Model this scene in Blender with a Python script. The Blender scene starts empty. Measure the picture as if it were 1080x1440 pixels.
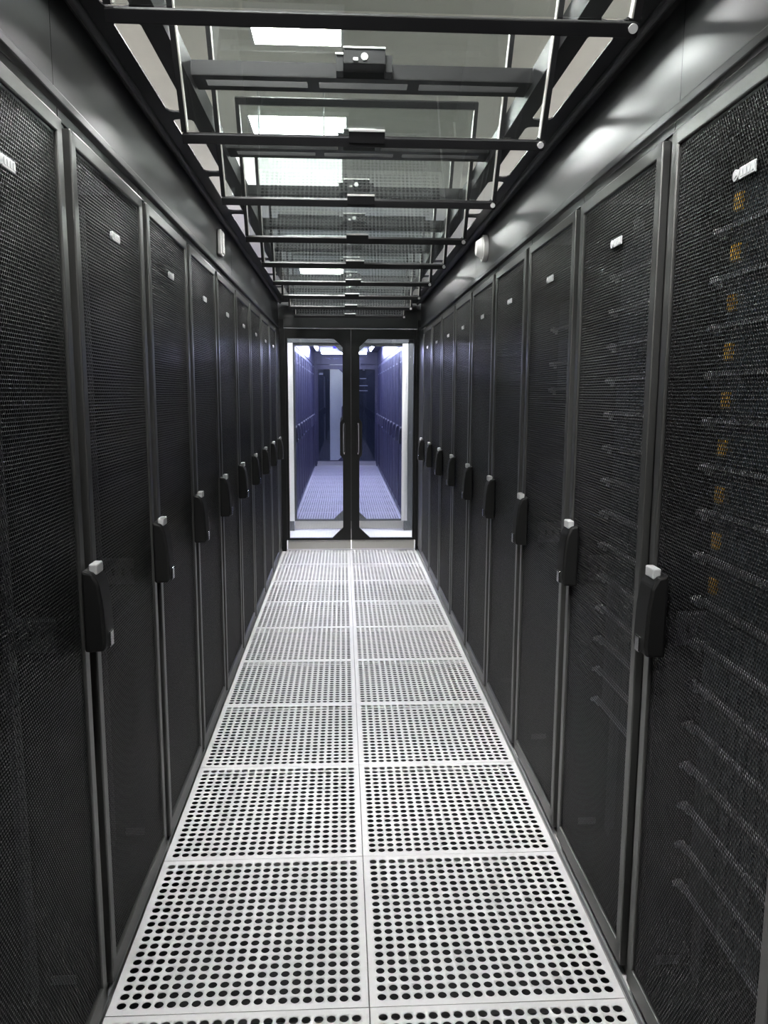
import bpy, bmesh, math
import numpy as np
from mathutils import Matrix, Vector

SC = bpy.context.scene
COL = SC.collection
# ------------------------------------------------------------------ camera
F, PIT, YAW, ROL, CX, CZ = 1107.2, 0.1482, 0.0522, 0.0042, -0.0561, 1.3942
cam_d = bpy.data.cameras.new('camera'); cam = bpy.data.objects.new('camera', cam_d); COL.objects.link(cam)
fw = Vector((math.sin(YAW)*math.cos(PIT), math.cos(YAW)*math.cos(PIT), -math.sin(PIT)))
r0 = Vector((math.cos(YAW), -math.sin(YAW), 0)); u0 = r0.cross(fw)
rt = r0*math.cos(ROL)+u0*math.sin(ROL); up = -r0*math.sin(ROL)+u0*math.cos(ROL)
M4 = Matrix(((rt.x, up.x, -fw.x, CX), (rt.y, up.y, -fw.y, 0), (rt.z, up.z, -fw.z, CZ), (0, 0, 0, 1)))
cam.matrix_world = M4
cam_d.sensor_fit = 'HORIZONTAL'; cam_d.sensor_width = 36; cam_d.lens = F*36/1080
cam_d.clip_start = 0.02; cam_d.clip_end = 60
SC.camera = cam
# ------------------------------------------------------------------ world, exposure, lamp strengths
W = bpy.data.worlds.new('world'); SC.world = W; W.use_nodes = True
W.node_tree.nodes['Background'].inputs[0].default_value = (0.8, 0.9, 1, 1)
W.node_tree.nodes['Background'].inputs[1].default_value = 0.02
SC.view_settings.view_transform = 'Standard'; SC.view_settings.look = 'None'
SC.view_settings.gamma = 1; SC.view_settings.exposure = 0.0
LAMP, LED, LEDB = 114.0, 125.0, 2.6
SC.cycles.max_bounces = 10; SC.cycles.transparent_max_bounces = 40
SC.cycles.glossy_bounces = 5; SC.cycles.diffuse_bounces = 4
SC.cycles.sample_clamp_indirect = 6
SC.cycles.caustics_reflective = False; SC.cycles.caustics_refractive = False

# ------------------------------------------------------------------ materials
def mat(name, col, rough=.5, metal=0, spec=.5, bump=0, bscale=300, vary=0, vscale=6, coat=0):
    m = bpy.data.materials.new(name); m.use_nodes = True
    nt = m.node_tree; b = nt.nodes['Principled BSDF']
    b.inputs['Base Color'].default_value = (*col, 1); b.inputs['Roughness'].default_value = rough
    b.inputs['Metallic'].default_value = metal; b.inputs['Specular IOR Level'].default_value = spec
    b.inputs['Coat Weight'].default_value = coat
    if bump or vary:
        tc = nt.nodes.new('ShaderNodeTexCoord')
    if bump:
        n = nt.nodes.new('ShaderNodeTexNoise'); n.inputs['Scale'].default_value = bscale
        bp = nt.nodes.new('ShaderNodeBump'); bp.inputs['Strength'].default_value = bump; bp.inputs['Distance'].default_value = .002
        nt.links.new(tc.outputs['Object'], n.inputs['Vector']); nt.links.new(n.outputs['Fac'], bp.inputs['Height'])
        nt.links.new(bp.outputs['Normal'], b.inputs['Normal'])
    if vary:
        n = nt.nodes.new('ShaderNodeTexNoise'); n.inputs['Scale'].default_value = vscale; n.inputs['Detail'].default_value = 6
        cr = nt.nodes.new('ShaderNodeValToRGB')
        cr.color_ramp.elements[0].position = .3; cr.color_ramp.elements[1].position = .7
        cr.color_ramp.elements[0].color = (*[c*(1-vary) for c in col], 1); cr.color_ramp.elements[1].color = (*col, 1)
        nt.links.new(tc.outputs['Object'], n.inputs['Vector']); nt.links.new(n.outputs['Fac'], cr.inputs[0])
        nt.links.new(cr.outputs[0], b.inputs['Base Color'])
    return m
def emit(name, col, s):
    m = bpy.data.materials.new(name); m.use_nodes = True; nt = m.node_tree
    nt.nodes.remove(nt.nodes['Principled BSDF']); e = nt.nodes.new('ShaderNodeEmission')
    e.inputs[0].default_value = (*col, 1); e.inputs[1].default_value = s
    nt.links.new(e.outputs[0], nt.nodes['Material Output'].inputs[0]); return m
def glass(name, tint, base=.05, rough=.0, dirt=.0):
    m = bpy.data.materials.new(name); m.use_nodes = True; nt = m.node_tree; N = nt.nodes; L = nt.links
    N.remove(N['Principled BSDF'])
    lw = N.new('ShaderNodeLayerWeight'); lw.inputs['Blend'].default_value = .5
    p = N.new('ShaderNodeMath'); p.operation = 'POWER'; p.inputs[1].default_value = 5
    ma = N.new('ShaderNodeMath'); ma.operation = 'MULTIPLY_ADD'; ma.inputs[1].default_value = 1-base; ma.inputs[2].default_value = base
    t = N.new('ShaderNodeBsdfTransparent'); t.inputs[0].default_value = (*tint, 1)
    g = N.new('ShaderNodeBsdfGlossy'); g.inputs['Roughness'].default_value = rough; g.inputs['Color'].default_value = (.95, .97, 1, 1)
    mx = N.new('ShaderNodeMixShader')
    L.new(lw.outputs['Facing'], p.inputs[0]); L.new(p.outputs[0], ma.inputs[0]); L.new(ma.outputs[0], mx.inputs[0])
    L.new(t.outputs[0], mx.inputs[1]); L.new(g.outputs[0], mx.inputs[2])
    if dirt:
        d = N.new('ShaderNodeBsdfDiffuse'); d.inputs[0].default_value = (.8, .82, .8, 1)
        tc = N.new('ShaderNodeTexCoord'); n = N.new('ShaderNodeTexNoise'); n.inputs['Scale'].default_value = 5; n.inputs['Detail'].default_value = 8
        mr = N.new('ShaderNodeMapRange'); mr.inputs[1].default_value = .45; mr.inputs[2].default_value = .75
        mr.inputs[3].default_value = dirt*.4; mr.inputs[4].default_value = dirt*2
        L.new(tc.outputs['Object'], n.inputs['Vector']); L.new(n.outputs['Fac'], mr.inputs[0])
        m2 = N.new('ShaderNodeMixShader'); L.new(mr.outputs[0], m2.inputs[0]); L.new(mx.outputs[0], m2.inputs[1]); L.new(d.outputs[0], m2.inputs[2])
        L.new(m2.outputs[0], N['Material Output'].inputs[0])
    else:
        L.new(mx.outputs[0], N['Material Output'].inputs[0])
    return m

BLACK = mat('black_powder_coat', (.010, .010, .010), .33, bump=.08, bscale=900)
BLACKD = mat('black_door_frame', (.12, .12, .116), .3, .75)
MESHM = mat('black_perforated_steel', (.007, .0072, .0072), .38, spec=.24)
HEADM = mat('satin_black_header', (.019, .020, .021), .33, spec=.45)
DOORB = mat('black_door_steel', (.006, .006, .006), .4, spec=.3)
RAILZ = mat('dull_zinc_rail', (.16, .165, .165), .55, .2, vary=.3, vscale=40)
RAILM = mat('satin_black_rail', (.009, .009, .010), .45, spec=.3)
HANDM = mat('black_plastic', (.005, .005, .005), .55, spec=.25)
CHROME = mat('chrome', (.85, .85, .86), .15, 1)
ZINC = mat('zinc_plated_steel', (.33, .34, .34), .5, .3, vary=.25, vscale=30)
GREY = mat('grey_plastic', (.42, .42, .42), .5)
BADGE = mat('silver_badge', (.72, .72, .73), .35, .2)
TILE = mat('white_tile_coating', (.80, .785, .79), .42, spec=.4, vary=.06, vscale=9)
SLAB = mat('white_floor_slab', (.78, .77, .77), .4, vary=.05)
DARK = mat('dark_plenum', (.02, .02, .022), .8)
ALU = mat('brushed_aluminium', (.62, .6, .56), .38, .35, bump=.05, bscale=400)
ALUD = mat('dark_aluminium', (.07, .075, .08), .4, .3)
ALUG = mat('grey_aluminium', (.35, .36, .37), .4, .4)
WHITE = mat('white_plastic', (.82, .81, .79), .45)
CEIL = mat('pale_ceiling', (.84, .82, .75), .8, vary=.05)
WALLM = mat('pale_wall', (.84, .83, .80), .8, vary=.04)
SRV = mat('dark_server_front', (.02, .035, .042), .35)
LIP = mat('grey_server_lip', (.40, .40, .42), .4, .3)
YEL = mat('yellow_tag', (.75, .42, .03), .5)
LAMPM = emit('lamp_diffuser', (1, 1, .99), LAMP)
LEDM = emit('led_tube', (.72, .72, 1), LED)
LEDBM = emit('blue_led', (.05, .04, 1), LEDB)
GLASS = glass('roof_glass', (.93, .95, .94), .11, 0, .006)
DGLASS = glass('door_glass', (.90, .92, .96), .05)
BLUER = mat('blue_lit_rack', (.06, .06, .10), .33)  # far rack, mesh, handle: blue light and glass veil put into the colour
BLUEM = mat('blue_lit_mesh', (.045, .045, .085), .35)
BLUEH = mat('blue_lit_handle', (.035, .035, .07), .5)
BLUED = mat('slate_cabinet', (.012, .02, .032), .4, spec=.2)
PANELW = mat('flat_white_paint', (.85, .86, .86), .6)

NICKEL = mat('bright_nickel', (.85, .85, .84), .35, .3)
TUBEM = mat('highlit_black_tube', (.045, .045, .046), .5, spec=.4)  # colour lightened to carry the tube's faint highlight
# ------------------------------------------------------------------ mesh helpers
class MB:
    def __init__(s): s.bm = bmesh.new()
    def box(s, x0, x1, y0, y1, z0, z1, bev=0, seg=2, rot=None, mi=0):
        r = bmesh.ops.create_cube(s.bm, size=1); vs = r['verts']
        c = Vector(((x0+x1)/2, (y0+y1)/2, (z0+z1)/2)); S = Vector((abs(x1-x0), abs(y1-y0), abs(z1-z0)))
        for v in vs: v.co = Vector((v.co.x*S.x, v.co.y*S.y, v.co.z*S.z))
        fs = set(f for v in vs for f in v.link_faces)
        if bev:
            es = list(set(e for v in vs for e in v.link_edges))
            g = bmesh.ops.bevel(s.bm, geom=es, offset=bev, segments=seg, profile=.5, affect='EDGES')
            vs = list(set(g['verts']) | set(v for v in vs if v.is_valid)); vs = [v for v in vs if v.is_valid]
            fs = set(f for v in vs for f in v.link_faces)
        for f in fs: f.material_index = mi
        for v in vs:
            if rot is not None: v.co = rot @ v.co
            v.co += c
        return s
    def tube(s, p, q, r, n=16, r2=None, mi=0):
        p, q = Vector(p), Vector(q); d = q-p
        g = bmesh.ops.create_cone(s.bm, cap_ends=True, segments=n, radius1=r, radius2=r if r2 is None else r2, depth=d.length)
        R = d.to_track_quat('Z', 'Y').to_matrix(); c = (p+q)/2
        for v in g['verts']: v.co = R @ v.co + c
        for f in set(f for v in g['verts'] for f in v.link_faces): f.material_index = mi
        return s
    def prism(s, pts, fn, t0, t1, bev=0, mi=0):
        """extrude 2D outline pts; fn(a,b,t)->xyz"""
        a = [s.bm.verts.new(fn(x, y, t0)) for x, y in pts]; b = [s.bm.verts.new(fn(x, y, t1)) for x, y in pts]
        n = len(pts); fs = [s.bm.faces.new(a[::-1]), s.bm.faces.new(b)]
        for i in range(n): fs.append(s.bm.faces.new((a[i], a[(i+1) % n], b[(i+1) % n], b[i])))
        bmesh.ops.recalc_face_normals(s.bm, faces=fs)
        for f in fs: f.material_index = mi
        if bev:
            es = list(set(e for f in fs for e in f.edges))
            bmesh.ops.bevel(s.bm, geom=es, offset=bev, segments=2, profile=.5, affect='EDGES')
        return s
    def mesh(s, name, mats):
        me = bpy.data.meshes.new(name); s.bm.to_mesh(me); s.bm.free()
        for m in (mats if isinstance(mats, (list, tuple)) else [mats]): me.materials.append(m)
        return me
    def build(s, name, mats, parent=None, smooth=False):
        me = s.mesh(name, mats)
        if smooth:
            for p in me.polygons: p.use_smooth = True
        return obj(name, me, parent)
def obj(name, me, parent=None, loc=(0, 0, 0)):
    o = bpy.data.objects.new(name, me); COL.objects.link(o); o.location = loc
    if parent: o.parent = parent
    return o
def tag(o, label=None, cat=None, group=None, kind=None):
    if label: o['label'] = label
    if cat: o['category'] = cat
    if group: o['group'] = group
    if kind or cat: o['kind'] = kind or 'thing'
    return o
def thing(name, label, cat, loc=(0, 0, 0), rz=0, group=None):
    o = obj(name, None, None, loc); o.rotation_euler = (0, 0, rz); o.empty_display_size = .1
    return tag(o, label, cat, group)
def struct(o): o['kind'] = 'structure'; return o
def dup(root, loc, rz, label, group=None):
    def cp(o, par):
        c = o.copy(); COL.objects.link(c); c.parent = par
        for ch in list(o.children): cp(ch, c)
        return c
    r = cp(root, None); r.location = loc; r.rotation_euler = (0, 0, rz); r['label'] = label
    if group: r['group'] = group
    return r
def mesh_from(name, verts, faces, mats):
    me = bpy.data.meshes.new(name)
    verts = np.asarray(verts, np.float32); faces = np.asarray(faces, np.int32)
    me.vertices.add(len(verts)); me.vertices.foreach_set('co', verts.ravel())
    k = faces.shape[1]
    me.loops.add(faces.size); me.loops.foreach_set('vertex_index', faces.ravel())
    me.polygons.add(len(faces)); me.polygons.foreach_set('loop_start', np.arange(0, faces.size, k, dtype=np.int32))
    me.polygons.foreach_set('loop_total', np.full(len(faces), k, np.int32))
    me.update(calc_edges=True); me.validate()
    for m in (mats if isinstance(mats, list) else [mats]): me.materials.append(m)
    return me
ORD = ['nearest', 'second', 'third', 'fourth', 'fifth', 'sixth', 'seventh', 'eighth', 'ninth', 'tenth', 'eleventh', 'twelfth', 'thirteenth', 'fourteenth', 'fifteenth', 'sixteenth']
def ordn(i): return ORD[i]

# ------------------------------------------------------------------ room shell
YE = 7.02                        # plane of the first glass door
f = MB()
for x0, x1, y0, y1 in ((-4.2, -.602, -3, 7.06), (.602, 4.2, -3, 7.06), (-4.2, 4.2, 7.06, 8.12),
                       (-4.2, -.602, 8.12, 20), (.602, 4.2, 8.12, 20), (-.602, .602, 15.32, 20)):
    f.box(x0, x1, y0, y1, -.03, 0)
f.box(-.602, .602, -3, .422, -.03, 0, mi=1); f.box(-4.2, 4.2, -3, 20, -.42, -.40, mi=1)  # first box: unseen dark slab added to darken near roof-glass reflections
for x in (-.62, .61): f.box(x, x+.01, .4, 7.06, -.40, -.03, mi=1); f.box(x, x+.01, 7.6, 15.5, -.40, -.03, mi=1)
struct(f.build('floor', [SLAB, DARK]))
ZC = 3.2
LAMPS = [(-.28, 4.20, .44, .36), (-.345, 5.745, .63, .61), (-.36, 8.55, .62, .6), (-.36, 11.9, .62, .6), (-.1, 15.85, .62, .3),  # last on this line: unseen lamp added to light the end partition
         (-.36, 1.1, .62, .6), (-.36, -1.6, .62, .6)]
FILL = [(-3.0, y, 1.2, .6) for y in (-.6, 2.6, 5.75, 8.9)] + [(2.3, y, 1.2, .6) for y in (-.6, 2.6, 5.2, 7.55)]  # unseen side lamps added to brighten the room ceiling and left header
struct(MB().box(-4.2, 4.2, -3, 20, ZC, ZC+.05).build('ceiling', CEIL))
struct(MB().box(-4.25, -4.2, -3, 20, 0, ZC).build('wall_left', WALLM))
struct(MB().box(4.2, 4.25, -3, 20, 0, ZC).build('wall_right', WALLM))
struct(MB().box(-4.2, 4.2, -3.05, -3, 0, ZC).build('wall_back', WALLM))
struct(MB().box(-4.2, 4.2, 20, 20.05, 0, ZC).build('wall_far', WALLM))

# ------------------------------------------------------------------ ceiling lamps
def lamp_me(w, l):
    h = MB(); t = .018
    for a in ((-w/2-t, -w/2, -l/2-t, l/2+t), (w/2, w/2+t, -l/2-t, l/2+t), (-w/2, w/2, -l/2-t, -l/2), (-w/2, w/2, l/2, l/2+t)):
        h.box(a[0], a[1], a[2], a[3], -.03, -.001)
    return h.mesh('lamp_frame', WHITE), MB().box(-w/2, w/2, -l/2, l/2, -.022, -.006).mesh('diffuser', LAMPM)
lm = {}
names = ['square ceiling light above the roof, topmost lit square seen through the glass',
         'square ceiling light above the roof, the largest bright square seen through the glass',
         'ceiling light seen as a thin bright bar through the third roof pane',
         'ceiling light seen as a bright strip in the far roof panes',
         'unseen lamp added past the far aisle to brighten the white partition',
         'ceiling light in the row above the aisle, over the viewer', 'ceiling light in the row above the aisle, behind the viewer']
for i, (x, y, w, l) in enumerate(LAMPS+FILL):
    if (w, l) not in lm: lm[(w, l)] = lamp_me(w, l)
    a, b = lm[(w, l)]
    lab = names[i] if i < 7 else 'unseen oblong fill light added %s of the cabinets, %s along the room' % ('left' if x < 0 else 'right', ordn((i-7) % 4))
    t = thing('ceiling_light', lab, 'light', (x, y, ZC), 0, 'square ceiling lights')
    obj('lamp_frame', a, t); obj('diffuser', b, t)

# ------------------------------------------------------------------ perforated floor tiles
def tile_mesh():
    N, P, R, S = 20, .0284, .0106, 16
    ang = np.arange(S)*2*np.pi/S + np.pi/4
    circ = np.stack([np.cos(ang), np.sin(ang)], -1)
    sq = circ/np.abs(circ).max(1, keepdims=True)*P/2
    c0 = (np.arange(N)-(N-1)/2)*P
    V = []; Fc = []; n = 0
    i = np.arange(S); j = (i+1) % S
    for cx in c0:
        for cy in c0:
            c = np.array([cx, cy])
            V.append(np.c_[c+sq, np.zeros(S)]); V.append(np.c_[c+circ*R, np.zeros(S)]); V.append(np.c_[c+circ*R, np.full(S, -.0015)])
            Fc.append(np.stack([n+i, n+j, n+S+j, n+S+i], -1)); Fc.append(np.stack([n+S+i, n+S+j, n+2*S+j, n+2*S+i], -1)); n += 3*S
    a = N*P/2; b = .2988
    for (x0, y0, x1, y1) in ((-b, -b, b, -a), (-b, a, b, b), (-b, -a, -a, a), (a, -a, b, a)):
        V.append(np.array([[x0, y0, 0], [x1, y0, 0], [x1, y1, 0], [x0, y1, 0]])); Fc.append(np.array([[n, n+1, n+2, n+3]])); n += 4
    q = np.array([[-b, -b], [b, -b], [b, b], [-b, b]])
    V.append(np.c_[q, np.zeros(4)]); V.append(np.c_[q, np.full(4, -.03)])
    for k in range(4): Fc.append(np.array([[n+k, n+4+k, n+4+(k+1) % 4, n+(k+1) % 4]]))
    return mesh_from('floor_tile', np.concatenate(V), np.concatenate(Fc), TILE)
TM = tile_mesh()
for k in range(-2, 9):
    for s in (-1, 1):
        r = k+1
        lab = 'white perforated tile, %s column, %s row %s' % ('left' if s < 0 else 'right', ordn(r) if r > 0 else ('first' if r == 0 else 'hidden'),
              'from the camera, just below the picture' if r == -1 else 'at the bottom edge of the picture' if r == 0 else ('against the glass doors' if r == 9 else 'from the camera'))
        tag(obj('floor_tile', TM, None, (s*.3, 1.622+.6*k+.3, 0)), lab, 'floor tile', 'perforated tiles of the near aisle')
for k in range(12):
    for s in (-1, 1):
        tag(obj('floor_tile', TM, None, (s*.3, 8.12+.6*k+.3, 0)),
            'bluish-lit perforated tile beyond the glass doors, %s column, %s row from them' % ('left' if s < 0 else 'right', ordn(k)),
            'floor tile', 'perforated tiles of the far aisle')
for s, X in ((-1, -.6025), (1, .6025)):
    o = MB().box(min(X, X+s*.004), max(X, X+s*.004), 1.02, YE-.06, 0, .016).box(min(X, X+s*.012), max(X, X+s*.012), 1.02, YE-.06, 0, .004)
    tag(o.build('edge_strip', ALUG), 'grey metal edging strip along the %s foot of the near cabinets' % ('left' if s < 0 else 'right'), 'trim strip')

# ------------------------------------------------------------------ racks
PW = .614; S0 = 1.665; XR, XL = .615, -.605; HW = .283
DZ0, DZ1 = .03, 1.915
def perf_mesh(y0, y1, z0, z1, a=.008, r=.0035, t=.0012):
    rs = a*math.sqrt(3)/2
    nc = int((y1-y0)/a)-1; nr = int((z1-z0)/rs)-1
    cy = (y0+y1)/2; cz = (z0+z1)/2
    I, J = np.meshgrid(np.arange(nc), np.arange(nr))
    Y = cy+(I-(nc-1)/2)*a+np.where(J % 2, a/4, -a/4); Z = cz+(J-(nr-1)/2)*rs
    Y = Y.ravel(); Z = Z.ravel(); n = len(Y)
    ang = np.arange(6)*np.pi/3+np.pi/6
    R = a/math.sqrt(3)
    oy = np.cos(ang); oz = np.sin(ang)
    out = np.stack([np.zeros((n, 6)), Y[:, None]+oy*R, Z[:, None]+oz*R], -1)
    inn = np.stack([np.zeros((n, 6)), Y[:, None]+oy*r, Z[:, None]+oz*r], -1)
    bak = inn.copy(); bak[..., 0] = t
    V = np.stack([out, inn, bak], 1).reshape(-1, 3)
    base = (np.arange(n)*18)[:, None]; i = np.arange(6)[None]; j = (i+1) % 6
    f1 = np.stack([base+i, base+6+i, base+6+j, base+j], -1).reshape(-1, 4)
    f2 = np.stack([base+6+i, base+12+i, base+12+j, base+6+j], -1).reshape(-1, 4)
    fs = [f1, f2]; m = len(V)
    ya, yb = Y.min()-a/2, Y.max()+a/2; za, zb = Z.min()-R, Z.max()+R
    e = .0004
    B = [(y0, z0, ya+a/2, z1), (yb-a/2, z0, y1, z1), (y0, z0, y1, za+R*.5), (y0, zb-R*.5, y1, z1)]
    VB = []
    for q, (p0, p1, p2, p3) in enumerate(B):
        VB += [[e, p0, p1], [e, p2, p1], [e, p2, p3], [e, p0, p3]]; fs.append(np.array([[m+4*q, m+4*q+3, m+4*q+2, m+4*q+1]]))
    return np.concatenate([V, np.array(VB)]), np.concatenate(fs)
PV, PF = perf_mesh(-HW+.03, HW-.03, DZ0+.05, DZ1-.03)
def rack_meshes(mb, md, mm, mh, hc=.205, bo=0):
    D = {}
    c = MB(); w = .305; d = 1.1
    c.box(.012, d, -w, -w+.004, .012, 1.945); c.box(.012, d, w-.004, w, .012, 1.945)          # sides
    c.box(d-.004, d, -w, w, .012, 1.945)
    c.box(.006, d, -w, w, 1.925, 1.945); c.box(.012, d, -w, w, .0, .028)
    for s in (-1, 1): c.box(.010, .05, s*.303, s*.262, .028, 1.925)
    D['cabinet_body'] = c.mesh('cabinet_body', mb)
    d_ = MB(); t = .022
    for s in (-1, 1): d_.box(-t+.012, .010, s*HW, s*(HW-.03), DZ0, DZ1, .003)
    d_.box(-t+.012, .0098, -HW+.001, HW-.001, DZ1-.03, DZ1, .003); d_.box(-t+.012, .0098, -HW+.001, HW-.001, DZ0, DZ0+.05, .003)
    D['door'] = d_.mesh('door', md)
    D['perforated_panel'] = mesh_from('perforated_panel', PV*[1, 1, 1]+[-.004, 0, 0], PF, mm)
    h = MB(); y0, y1 = hc-.035, hc+.035
    prof = [(-.010, .858), (-.050, .860), (-.054, .88), (-.051, .96), (-.045, 1.005), (-.033, 1.028), (-.010, 1.034)]
    h.prism(prof, lambda a, b, t: (a, t, b), y0, y1, .006)
    D['handle'] = h.mesh('handle', mh)
    k = MB().box(-.040, -.022, y0+.014, y1-.014, 1.022, 1.044, .003)
    D['handle_lock'] = k.mesh('handle_lock', GREY)
    D['handle_clip'] = MB().box(-.058, -.050, (y0+y1)/2-.012, (y0+y1)/2+.012, .864, .898, .002).mesh('handle_clip', CHROME)
    b = MB()
    # badge: facing the door (looking +x) the reader's left is +y
    b.box(-.0125, -.009, bo-.036, bo+.016, 1.750, 1.769, .0008); b.tube((-.0135, bo+.026, 1.7595), (-.009, bo+.026, 1.7595), .0095, 20)
    for i in range(4): b.box(-.0135, -.0120, bo+.010-.012*i-.008, bo+.010-.012*i, 1.754, 1.765)
    b.tube((-.0145, bo+.026, 1.7595), (-.0134, bo+.026, 1.7595), .005, 16)
    b.box(-.0125, -.0106, bo-.036, bo+.034, 1.7575, 1.7615)
    D['badge'] = b.mesh('badge', BADGE)
    return D
def rail_mesh(side):
    """vertical mounting rail with a column of square holes"""
    r = MB(); y = side*.262; hw = .019; x = .142
    z = .08; u = .0467
    r.box(x, x+.003, y-hw, y-.006, .05, 1.88); r.box(x, x+.003, y+.006, y+hw, .05, 1.88)
    n = 39
    for i in range(n*2+1):
        zz = .05+i*(1.83/(n*2)); hh = .0055 if i % 2 else .008
        r.box(x+.0002, x+.0028, y-.006, y+.006, zz-hh, zz+hh)
    r.box(x, x+.03, y+side*hw, y+side*(hw+.002), .05, 1.88)
    return r.mesh('mounting_rail', RAILZ)
RM = {s: rail_mesh(s) for s in (-1, 1)}
def bracket_mesh(sg):   # bolted to the far side wall of the cabinet, facing back along the aisle
    b = MB(); ya, yb = sorted((sg*.286, sg*.289)); x0, x1, z0, z1 = .047, .156, .848, .925
    n = 4; w = (x1-x0)/n
    b.box(x0, x1, ya, yb, z0, z0+.025); b.box(x0, x1, ya, yb, z0+.047, z1)
    for i in range(n+1): b.box(max(x0, x0+i*w-.009), min(x1, x0+i*w+.009), ya+.0001, yb-.0001, z0+.025, z0+.047)
    yy = sorted((sg*.289, sg*.255)); 
    for i in range(14): b.box(x0+i*(x1-x0)/14, x0+(i+.7)*(x1-x0)/14, yy[0], yy[1], z1-.004, z1-.001)
    b.box(x0, x1, *sorted((sg*.255, sg*.258)), z1-.016, z1)
    return b.mesh('lock_bracket', ZINC), MB().box(.058, .115, ya, yb, .066, .088, .0005).mesh('label_plate', GREY)
BR = {s: bracket_mesh(s) for s in (-1, 1)}
DN = {'right': rack_meshes(BLACK, BLACKD, MESHM, HANDM, .205, -.028), 'left': rack_meshes(BLACK, BLACKD, MESHM, HANDM, -.285, .0)}
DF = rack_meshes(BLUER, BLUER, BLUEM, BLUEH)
def rack(D, loc, rz, label, group, inner=True, sg=1):
    t = thing('server_cabinet', label, 'server cabinet', loc, rz, group)
    obj('cabinet_body', D['cabinet_body'], t)
    dr = obj('door', D['door'], t)
    obj('perforated_panel', D['perforated_panel'], dr)
    hd = obj('handle', D['handle'], dr)
    lk = obj('handle_lock', D['handle_lock'], dr); lk['label'] = 'light grey lock tip on the black handle'
    obj('handle_clip', D['handle_clip'], dr)
    obj('badge', D['badge'], dr)
    if inner:
        obj('mounting_rail', RM[-1], t); obj('mounting_rail', RM[1], t)
        obj('lock_bracket', BR[sg][0], t); obj('label_plate', BR[sg][1], t)
    return t
extra = {('right', 0): ', with yellow-tagged servers', ('right', 1): ', full of servers', ('right', 2): ', few servers'}
for side in ('right', 'left'):
    g = 'black perforated cabinets on the %s of the near aisle' % side
    for k in range(-1, 8):
        yc = S0+PW*k+PW/2; i = k+1
        lab = 'black mesh-door server cabinet, %s from the camera on the %s side%s' % (('closest' if i == 0 else ordn(i)), side, extra.get((side, i), ''))
        if side == 'right': rack(DN['right'], (XR, yc, 0), 0, lab, g, sg=1)
        else: rack(DN['left'], (XL, yc, 0), math.pi, lab, g, sg=-1)
    for k in range(11):
        yc = 8.17+.6145*k+.307
        lab = 'blue-lit server cabinet beyond the glass doors, %s on the %s side' % (ordn(k), side)
        g2 = 'blue-lit cabinets on the %s of the far aisle' % side
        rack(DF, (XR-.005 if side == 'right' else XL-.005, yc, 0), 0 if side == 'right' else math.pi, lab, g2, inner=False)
    tag(MB().box(*sorted((XR-.003, XR+.9) if side == 'right' else (XL+.003, XL-.9)), 8.17+.6145*11+.004, 15.40, .01, 1.94, .003).build('filler_panel', BLUER),
        'plain blue-lit blanking panel at the far end of the far aisle, %s side' % side, 'panel')
# filler panels between the last cabinet and the glass doors
for s in (-1, 1):
    X = XR if s > 0 else XL
    y0, y1 = S0+PW*8+.004, YE-.062
    xs = sorted((X, X+s*.9))
    o = MB().box(xs[0], xs[1], y0, y1, .01, 1.94, .003)
    xx = sorted((X-s*.006, X+s*.001)); o.box(xx[0], xx[1], y0+.02, y1-.02, .05, 1.90, .002)
    tag(o.build('filler_panel', BLACKD), 'plain black blanking panel next to the glass doors on the %s' % ('right' if s > 0 else 'left'), 'panel')
# aisle sides continuing behind the camera
for s, X in ((-1, XL), (1, XR)):
    xs = sorted((X, X+s*1.0)); a, b = -2.2, S0-PW-.004
    struct(MB().box(xs[0], xs[1], a, b, 0, 1.94).build('wall_rack_line_left' if s < 0 else 'wall_rack_line_right', BLACK))

struct(MB().box(-.64, .64, -.42, -.36, 0, 2.22).build('wall_unseen_dark_end', DOORB))  # unseen black wall added so the near roof glass reflects dark
# ------------------------------------------------------------------ servers in the right-hand cabinets
def server_meshes():
    ch = MB().box(.0, .5, -.224, .224, .004, .086, .001).mesh('chassis', SRV)
    lip = MB().box(-.012, .004, -.238, .238, .000, .009, .001)
    lip = lip.mesh('front_lip', LIP)
    sc = MB().tube((-.014, 0, .002), (-.001, 0, .002), .009, 14).tube((-.022, 0, .002), (-.014, 0, .002), .006, 10).box(-.004, 0, -.014, .012, -.014, .004)
    sc = sc.mesh('rack_screw', NICKEL)
    tg = MB().box(-.010, -.001, .178, .204, .030, .062, .001).mesh('yellow_tag', YEL)
    bay = MB()
    for i in range(8): bay.box(-.006, 0, -.215+.046*i, -.215+.046*i+.040, .018, .078, .001)
    return ch, lip, sc, tg, bay.mesh('drive_bays', SRV)
SV = server_meshes()
def server(x, yc, z, label, group, yellow):
    t = thing('rack_server', label, 'server', (x, yc-.022, z), 0, group)
    obj('chassis', SV[0], t); obj('drive_bays', SV[4], t); obj('front_lip', SV[1], t); [obj('rack_screw', SV[2], t, (0, q*.252, 0)) for q in (-1, 1)]
    if yellow: obj('yellow_tag', SV[3], t)
DSX = XR+.086
for i in range(16):
    z = 1.713-.0935*i
    if z < .12: break
    y = i < 9
    server(DSX, S0-PW/2, z, 'rack server in the closest right cabinet, %s from the top%s' % (ORD[i] if i else 'first', ', with a yellow tag' if y else ', without a tag'),
           'servers in the closest right cabinet', y)
for i in range(14):
    z = 1.713-.0935*i
    server(DSX, S0+PW/2, z, 'rack server in the second right cabinet, %s from the top' % (ORD[i] if i else 'first'), 'servers in the second right cabinet', False)
for i, z in enumerate((1.62, 1.50, 1.41)):
    server(DSX, S0+PW*1.5, z, 'rack server in the third right cabinet, %s from the top' % (['first', 'second', 'third'][i]), 'servers in the third right cabinet', False)

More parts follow.
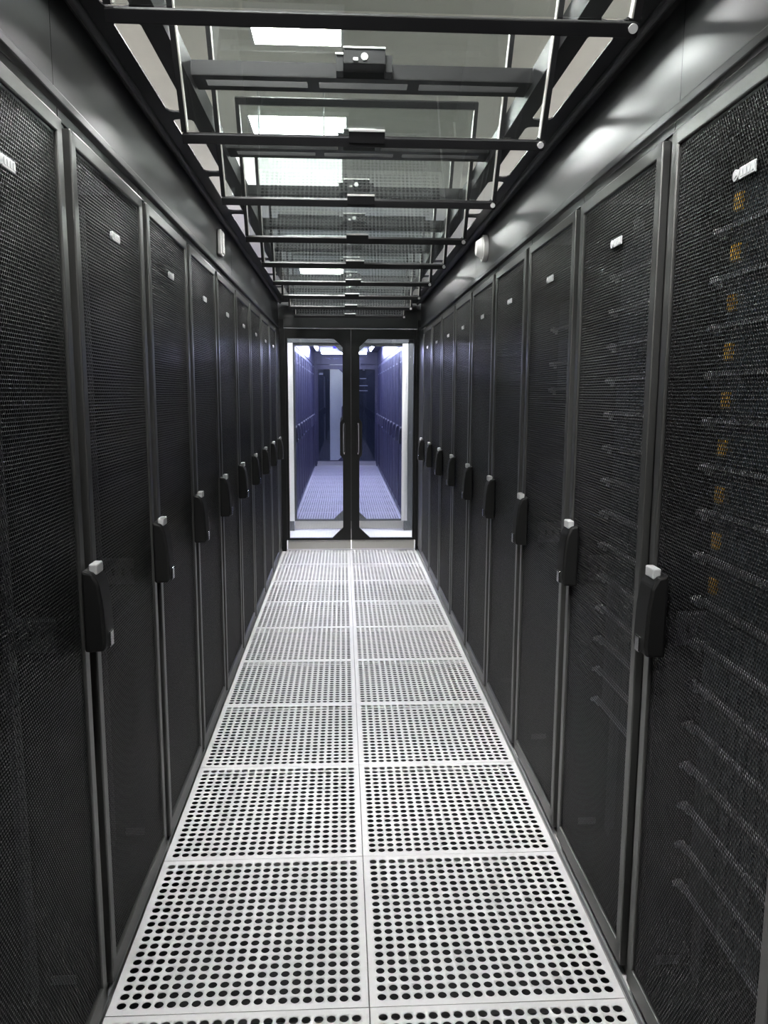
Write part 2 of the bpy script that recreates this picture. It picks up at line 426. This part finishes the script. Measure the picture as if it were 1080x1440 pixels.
# ------------------------------------------------------------------ header walls above the cabinets
ZR = 2.17
for s, X in ((-1, XL), (1, XR)):
    h = MB(); t = .02
    ys = [-2.2, .39, S0-.02, 4.10, YE-.06]
    for a, b in zip(ys[:-1], ys[1:]):
        xs = sorted((X+s*.004, X+s*t)); h.box(xs[0], xs[1], a+.001, b-.001, 1.972, ZR-.001)
    xs = sorted((X-s*.008, X+s*.02)); h.box(xs[0], xs[1], -2.2, YE-.06, 1.948, 1.968, .003)
    struct(h.build('trim_1' if s < 0 else 'trim_2', HEADM))

# ------------------------------------------------------------------ roof: slotted side rails, cross beams, tilted glass panels
XI = .438
for s in (-1, 1):
    r = MB()
    X1 = .60
    def bx(xa, xb, ya, yb, za, zb, bev=0):
        xs = sorted((s*xa, s*xb)); r.box(xs[0], xs[1], ya, yb, za, zb, bev)
    bx(.540, X1+.03, -2.2, YE-.06, ZR, ZR+.004); bx(XI, .483, -2.2, YE-.06, ZR, ZR+.004)
    y = -1.80
    while y < YE-.3:
        bx(.483, .540, y-.03, y+.03, ZR, ZR+.004)
        # rounded slot ends
        for e in (-1, 1):
            for sx in (.483, .540):
                q = .018; sg = 1 if sx < .5 else -1
                r.prism([(s*sx, y+e*.03), (s*(sx+sg*q), y+e*.03), (s*(sx+sg*.005), y+e*(.03+.005)), (s*sx, y+e*(.03+q))], lambda a, b, t: (a, b, t), ZR, ZR+.004)
        y += .5985
    bx(.483, .540, 6.42, YE-.06, ZR, ZR+.004)
    bx(XI-.002, XI+.002, -2.2, YE-.06, ZR, ZR+.06)
    # round nosed tube along the corner
    r.tube((s*.590, -2.2, ZR-.002), (s*.590, YE-.06, ZR-.002), .011, 14, mi=1)
    o = r.build('roof_rail', [RAILM, TUBEM])
    tag(o, 'long slotted black rail along the %s edge of the aisle roof' % ('left' if s < 0 else 'right'), 'roof rail')
struct(MB().box(-XI, XI, 6.42, YE-.06, ZR, ZR+.004).build('ceiling_end_plate', RAILM))

def beam_meshes():
    b = MB(); w = XI-.003
    b.box(-w, w, 0, .004, 0, .036)
    b.box(-w, w, 0, .028, 0, .003); b.box(-w, w, .068, .098, 0, .003)
    edges = [-w, -.40, -.40+.255, -.115, .115, .145, .40, w]
    for x0, x1 in ((-w, -.405), (-.145, -.115), (.115, .145), (.405, w)): b.box(x0, x1, .028, .068, 0, .003)
    b.box(-w, w, .094, .098, 0, .036)
    bm = b.mesh('roof_beam', RAILM)
    m = MB().box(-.052, .052, -.062, -.006, .012, .05, .002)
    m.box(-.070, -.052, -.045, -.004, .0, .04, .001).box(.052, .070, -.045, -.004, 0, .04, .001)
    mm = m.mesh('magnetic_lock', RAILM)
    p = MB().box(-.052, .052, -.066, -.060, .046, .051, .001).box(-.072, -.050, -.05, -.046, .038, .042).box(-.028, -.016, -.068, -.061, .017, .025, .001)
    pm = p.mesh('lock_trim', NICKEL)
    sc = MB().tube((0, -.066, .028), (0, -.06, .028), .0085, 20).tube((0, -.0675, .028), (0, -.066, .028), .004, 6).mesh('screw', NICKEL)
    return bm, mm, pm, sc
BMM = beam_meshes()
def tilt_panel_meshes():
    # local frame: origin at the low edge, panel runs up along local +z' which is tilted towards -y
    L = .515; ang = math.radians(29.5); w = .434
    R = Matrix.Rotation(ang, 3, 'X')    # rotates +z towards -y
    def rb(m, x0, x1, y0, y1, z0, z1, bev=0, mi=0):
        c = Vector(((x0+x1)/2, (y0+y1)/2, (z0+z1)/2)); C = R @ c
        h = Vector(((x1-x0)/2, (y1-y0)/2, (z1-z0)/2))
        m.box(C.x-h.x, C.x+h.x, C.y-h.y, C.y+h.y, C.z-h.z, C.z+h.z, bev, rot=R, mi=mi)
    f = MB(); t = .0105
    rb(f, -w, w, -t, t, .002, .024, .002)
    rb(f, -w, w, -t, t, L-.024, L, .002)
    rb(f, -w, -w+.012, -t, t, .028, L-.024); rb(f, w-.012, w, -t, t, .028, L-.024)
    frame = f.mesh('panel_frame', RAILM)
    e = MB(); rb(e, -w+.012, -w+.0145, -t+.002, t-.002, .030, L-.024); rb(e, w-.0145, w-.012, -t+.002, t-.002, .030, L-.024)
    rb(e, -w+.012, w-.012, -t+.004, t-.004, L-.027, L-.0245)
    edge = e.mesh('glazing_bead', ALU)
    g = MB(); rb(g, -w+.012, w-.012, -.003, .003, .028, L-.024)
    gl = g.mesh('glass_pane', GLASS)
    c = R @ Vector((0, -t, .016)); d = R @ Vector((0, -.004, 0))
    sc = MB().tube(c, c+d, .0075, 16).mesh('screw', NICKEL)
    kp = MB(); rb(kp, -.040, .046, -t-.004, -t+.003, .012, .040, .001); rb(kp, -.040, .046, -t-.0055, -t+.002, .0385, .0425, 0, 1)
    return frame, edge, gl, sc, kp.mesh('keeper_plate', [RAILM, NICKEL])
TP = tilt_panel_meshes()
for k in range(9):
    yb = 1.398+.6155*k
    t = thing('tilted_skylight', 'tilted glass roof panel in a black frame, %s from the camera' % (ordn(k) if k else 'closest'), 'roof panel', (0, yb, 1.985), 0, 'tilted glass roof panels')
    obj('panel_frame', TP[0], t); obj('glass_pane', TP[2], t); obj('glazing_bead', TP[1], t); obj('screw', TP[3], t, (.424, 0, 0))
    if k: obj('keeper_plate', TP[4], t)
for k in range(8):
    yb = 2.150+.6*k
    if k < 8:
        t = thing('roof_beam', 'slotted black cross beam with a magnetic lock, %s from the camera' % (ordn(k) if k else 'closest'), 'beam', (0, yb, 2.19), 0, 'cross beams of the aisle roof')
        obj('beam', BMM[0], t); ml = obj('magnetic_lock', BMM[1], t); obj('lock_trim', BMM[2], ml); obj('screw', BMM[3], ml)
# made-up panel standing in for a pale patch in the third pane
tag(MB().box(-.72, -.055, 5.02, 5.10, 2.58, 2.90, .004).box(-.56, -.55, 5.04, 5.08, 2.90, ZC).box(-.17, -.16, 5.04, 5.08, 2.90, ZC).build('stand_in_panel', PANELW),
    'made-up pale panel standing in for a bright patch in the third glass pane', 'panel')

# ------------------------------------------------------------------ devices on the headers
d = thing('smoke_detector', 'round off-white smoke detector on the right header wall', 'smoke detector', (XR+.004, 3.80, 2.072))
MB().tube((-.001, 0, 0), (-.022, 0, 0), .060, 40).build('detector_base', WHITE, d)
b = MB().tube((-.022, 0, 0), (-.032, 0, 0), .050, 40, r2=.046).tube((-.032, 0, 0), (-.050, 0, 0), .044, 40, r2=.032)
b.build('detector_head', WHITE, d)
d = thing('sensor_box', 'small pale rectangular sensor box on the left header wall', 'sensor', (XL-.004, 3.68, 2.058))
MB().box(.001, .020, -.038, .038, -.055, .055, .006, 3).build('sensor_housing', WHITE, d)
g = MB().box(.020, .026, -.026, .026, -.046, .046, .005, 3)
for i in range(4): g.box(.026, .027, -.018, .018, -.030+i*.008, -.027+i*.008)
g.build('sensor_cover', WHITE, d)

# ------------------------------------------------------------------ sliding glass doors
XM = .015; HWD = .575
def leaf_meshes(frame, glassm, kick, H=1.955):
    """right-hand leaf; local x 0 (meeting edge) .. HWD"""
    st = .073; t = .02
    out = []
    # stile outline with handle bulge and chamfered gussets
    pts = [(0.001, .095), (.170, .095), (.170, .112), (st, .205), (st, .83), (.098, .86), (.098, 1.15), (st, 1.18), (st, 1.80), (.150, 1.872), (.150, H), (.001, H)]
    m = MB().prism(pts, lambda a, b, tt: (a, tt, b), -t, t)
    m.box(.149, HWD, -t, t, 1.872, H); m.box(.169, HWD, -t, t, .095, .112); m.box(HWD-.024, HWD, -t, t, .112, 1.872)
    fr = m.mesh('leaf_frame', frame)
    g = MB().box(.05, HWD-.012, -.004, .004, .10, 1.90).mesh('glass_pane', glassm)
    k = MB().box(.004, HWD-.004, -.012, .012, .012, .094, .002)
    n = 40
    for i in range(n):
        x = .01+i*(HWD-.02)/n; k.box(x, x+.006, -.0135, -.012, .018, .09)
    kk = k.mesh('kick_plate', kick)
    h = MB(); hx = .060
    h.tube((hx, -t-.022, .885), (hx, -t-.022, 1.13), .0095, 16)
    for z in (.895, 1.12): h.tube((hx, -t, z), (hx, -t-.022, z), .007, 12)
    h.tube((hx, -t-.022, .868), (hx, -t-.022, .885), .003, 16, r2=.0095); h.tube((hx, -t-.022, 1.13), (hx, -t-.022, 1.145), .0095, 16, r2=.004)
    hh = h.mesh('pull_handle', CHROME)
    return fr, g, kk, hh
def glass_door(Y, frame, kick, labs, posts, edge, num, head=None):
    top = HEADM if num == 1 else (head or posts)
    ms = leaf_meshes(frame, DGLASS, kick)
    for s in (1, -1):
        t = thing('sliding_door_leaf', labs[0 if s < 0 else 1], 'sliding door', (XM, Y, 0))
        t.scale = (s, 1, 1)
        for nme, m in zip(('leaf_frame', 'glass_pane', 'kick_plate', 'pull_handle'), ms): obj(nme, m, t)
        if edge:
            MB().box(HWD-.020, HWD+.014, -.045, -.021, .12, 1.875, .002).build('edge_profile', edge, t)['label'] = 'pale aluminium edge profile'
    j = MB()
    j.box(-.64, XM-HWD-.004, Y-.055, Y+.03, 0, 2.03); j.box(XM+HWD+.004, .66, Y-.055, Y+.03, 0, 2.03)
    j.box(-.64, .66, Y-.060 if head else Y-.045, Y+.03, 1.90 if head else 1.962, 2.12, .003, mi=1); j.box(-.64, .66, Y-.03, Y+.03, 2.12, 2.25, mi=1)
    if head: j.box(.604, .665, Y-.060, Y-.02, 0, 1.95, mi=1); j.box(-.64, XM-HWD, Y-.062, Y-.03, 0, .1, mi=1); j.box(XM+HWD-.02, .66, Y-.062, Y-.03, 0, .1, mi=1); j.box(XM+HWD-.045, XM+HWD-.003, Y-.054, Y-.03, .1, 1.9)
    j.box(XM-HWD-.004, XM-HWD+.004, Y-.058, Y-.05, .1, 1.95)
    j.box(XM+HWD-.004, XM+HWD+.004, Y-.058, Y-.05, .1, 1.95)
    struct(j.build('door_%d' % num, [posts, top]))
glass_door(YE, DOORB, ALU, ('left leaf of the near black-framed glass sliding door', 'right leaf of the near black-framed glass sliding door'), DOORB, None, 1)
glass_door(8.1, ALUD, ALU, ('left leaf of the second glass door, pale-edged, behind the near one', 'right leaf of the second glass door, pale-edged, behind the near one'), WHITE, None, 2, ALUD)
glass_door(15.48, BLUER, ALU, ('left leaf of the farthest glass door closing the blue aisle', 'right leaf of the farthest glass door closing the blue aisle'), BLUER, None, 3)

# ------------------------------------------------------------------ far aisle: headers, roof, LEDs, cabinet and wall at its end
for s, X in ((-1, XL-.005), (1, XR-.005)):
    xs = sorted((X, X+s*.02))
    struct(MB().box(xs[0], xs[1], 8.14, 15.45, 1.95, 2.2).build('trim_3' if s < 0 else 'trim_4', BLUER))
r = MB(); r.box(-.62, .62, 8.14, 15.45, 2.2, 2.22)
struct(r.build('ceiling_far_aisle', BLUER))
for s, x in ((-1, -.49), (1, .42)):
    t = thing('led_tube', 'bright LED tube along the %s of the far aisle ceiling' % ('left' if s < 0 else 'right'), 'LED light', (x, 0, 2.14))
    MB().tube((0, 8.5, 0), (0, 13.7, 0), .016, 12).build('tube', LEDM, t)
    MB().box(-.03, .03, 8.45, 13.75, .02, .06).build('housing', WHITE, t)
t = thing('led_tube', 'bright LED bar across the end of the far aisle ceiling', 'LED light', (0, 13.9, 2.10))
MB().tube((-.42, 0, 0), (.35, 0, 0), .018, 12).build('tube', LEDM, t); MB().box(-.45, .38, -.02, .02, .02, .10).build('housing', WHITE, t)
for i, (y, hl) in enumerate(((10.4, .3), (14.0, 1.1))):
    tag(MB().box(-.22, .22, y-hl, y+hl, 2.175, 2.199).build('blue_light_panel', LEDBM), 'blue glowing ceiling panel of the far aisle, %s from its entrance' % ordn(i), 'light panel', 'blue ceiling panels of the far aisle')
t = thing('slate_cabinet', 'tall slate server cabinet behind the left leaf of the farthest door', 'server cabinet', (-.47, 15.95, 0))
MB().box(-.30, .145, 0, .8, 0, 2.0, .004).build('cabinet_body', BLUED, t)
MB().box(-.06, .02, -.004, .001, 1.78, 1.80).box(-.06, .02, -.004, .001, 1.81, 1.815).build('badge', WHITE, t)
t = thing('slate_cabinet', 'tall slate server cabinet behind the right leaf of the farthest door', 'server cabinet', (.36, 15.95, 0))
MB().box(-.25, .4, 0, .8, 0, 2.0, .004).build('cabinet_body', BLUED, t)
g = MB()
for i, (z, x0, x1) in enumerate(((1.87, -.02, .02), (1.70, -.08, .05), (1.56, -.12, .08), (1.46, -.12, .08))): g.box(x0, x1, -.004, .001, z, z+.012)  # white bars stand in for reflections on the dark cabinet
g.build('reflection_bars', WHITE, t)
struct(MB().box(-.32, .105, 16.25, 16.3, 0, 2.6).build('wall_white_partition', PANELW))
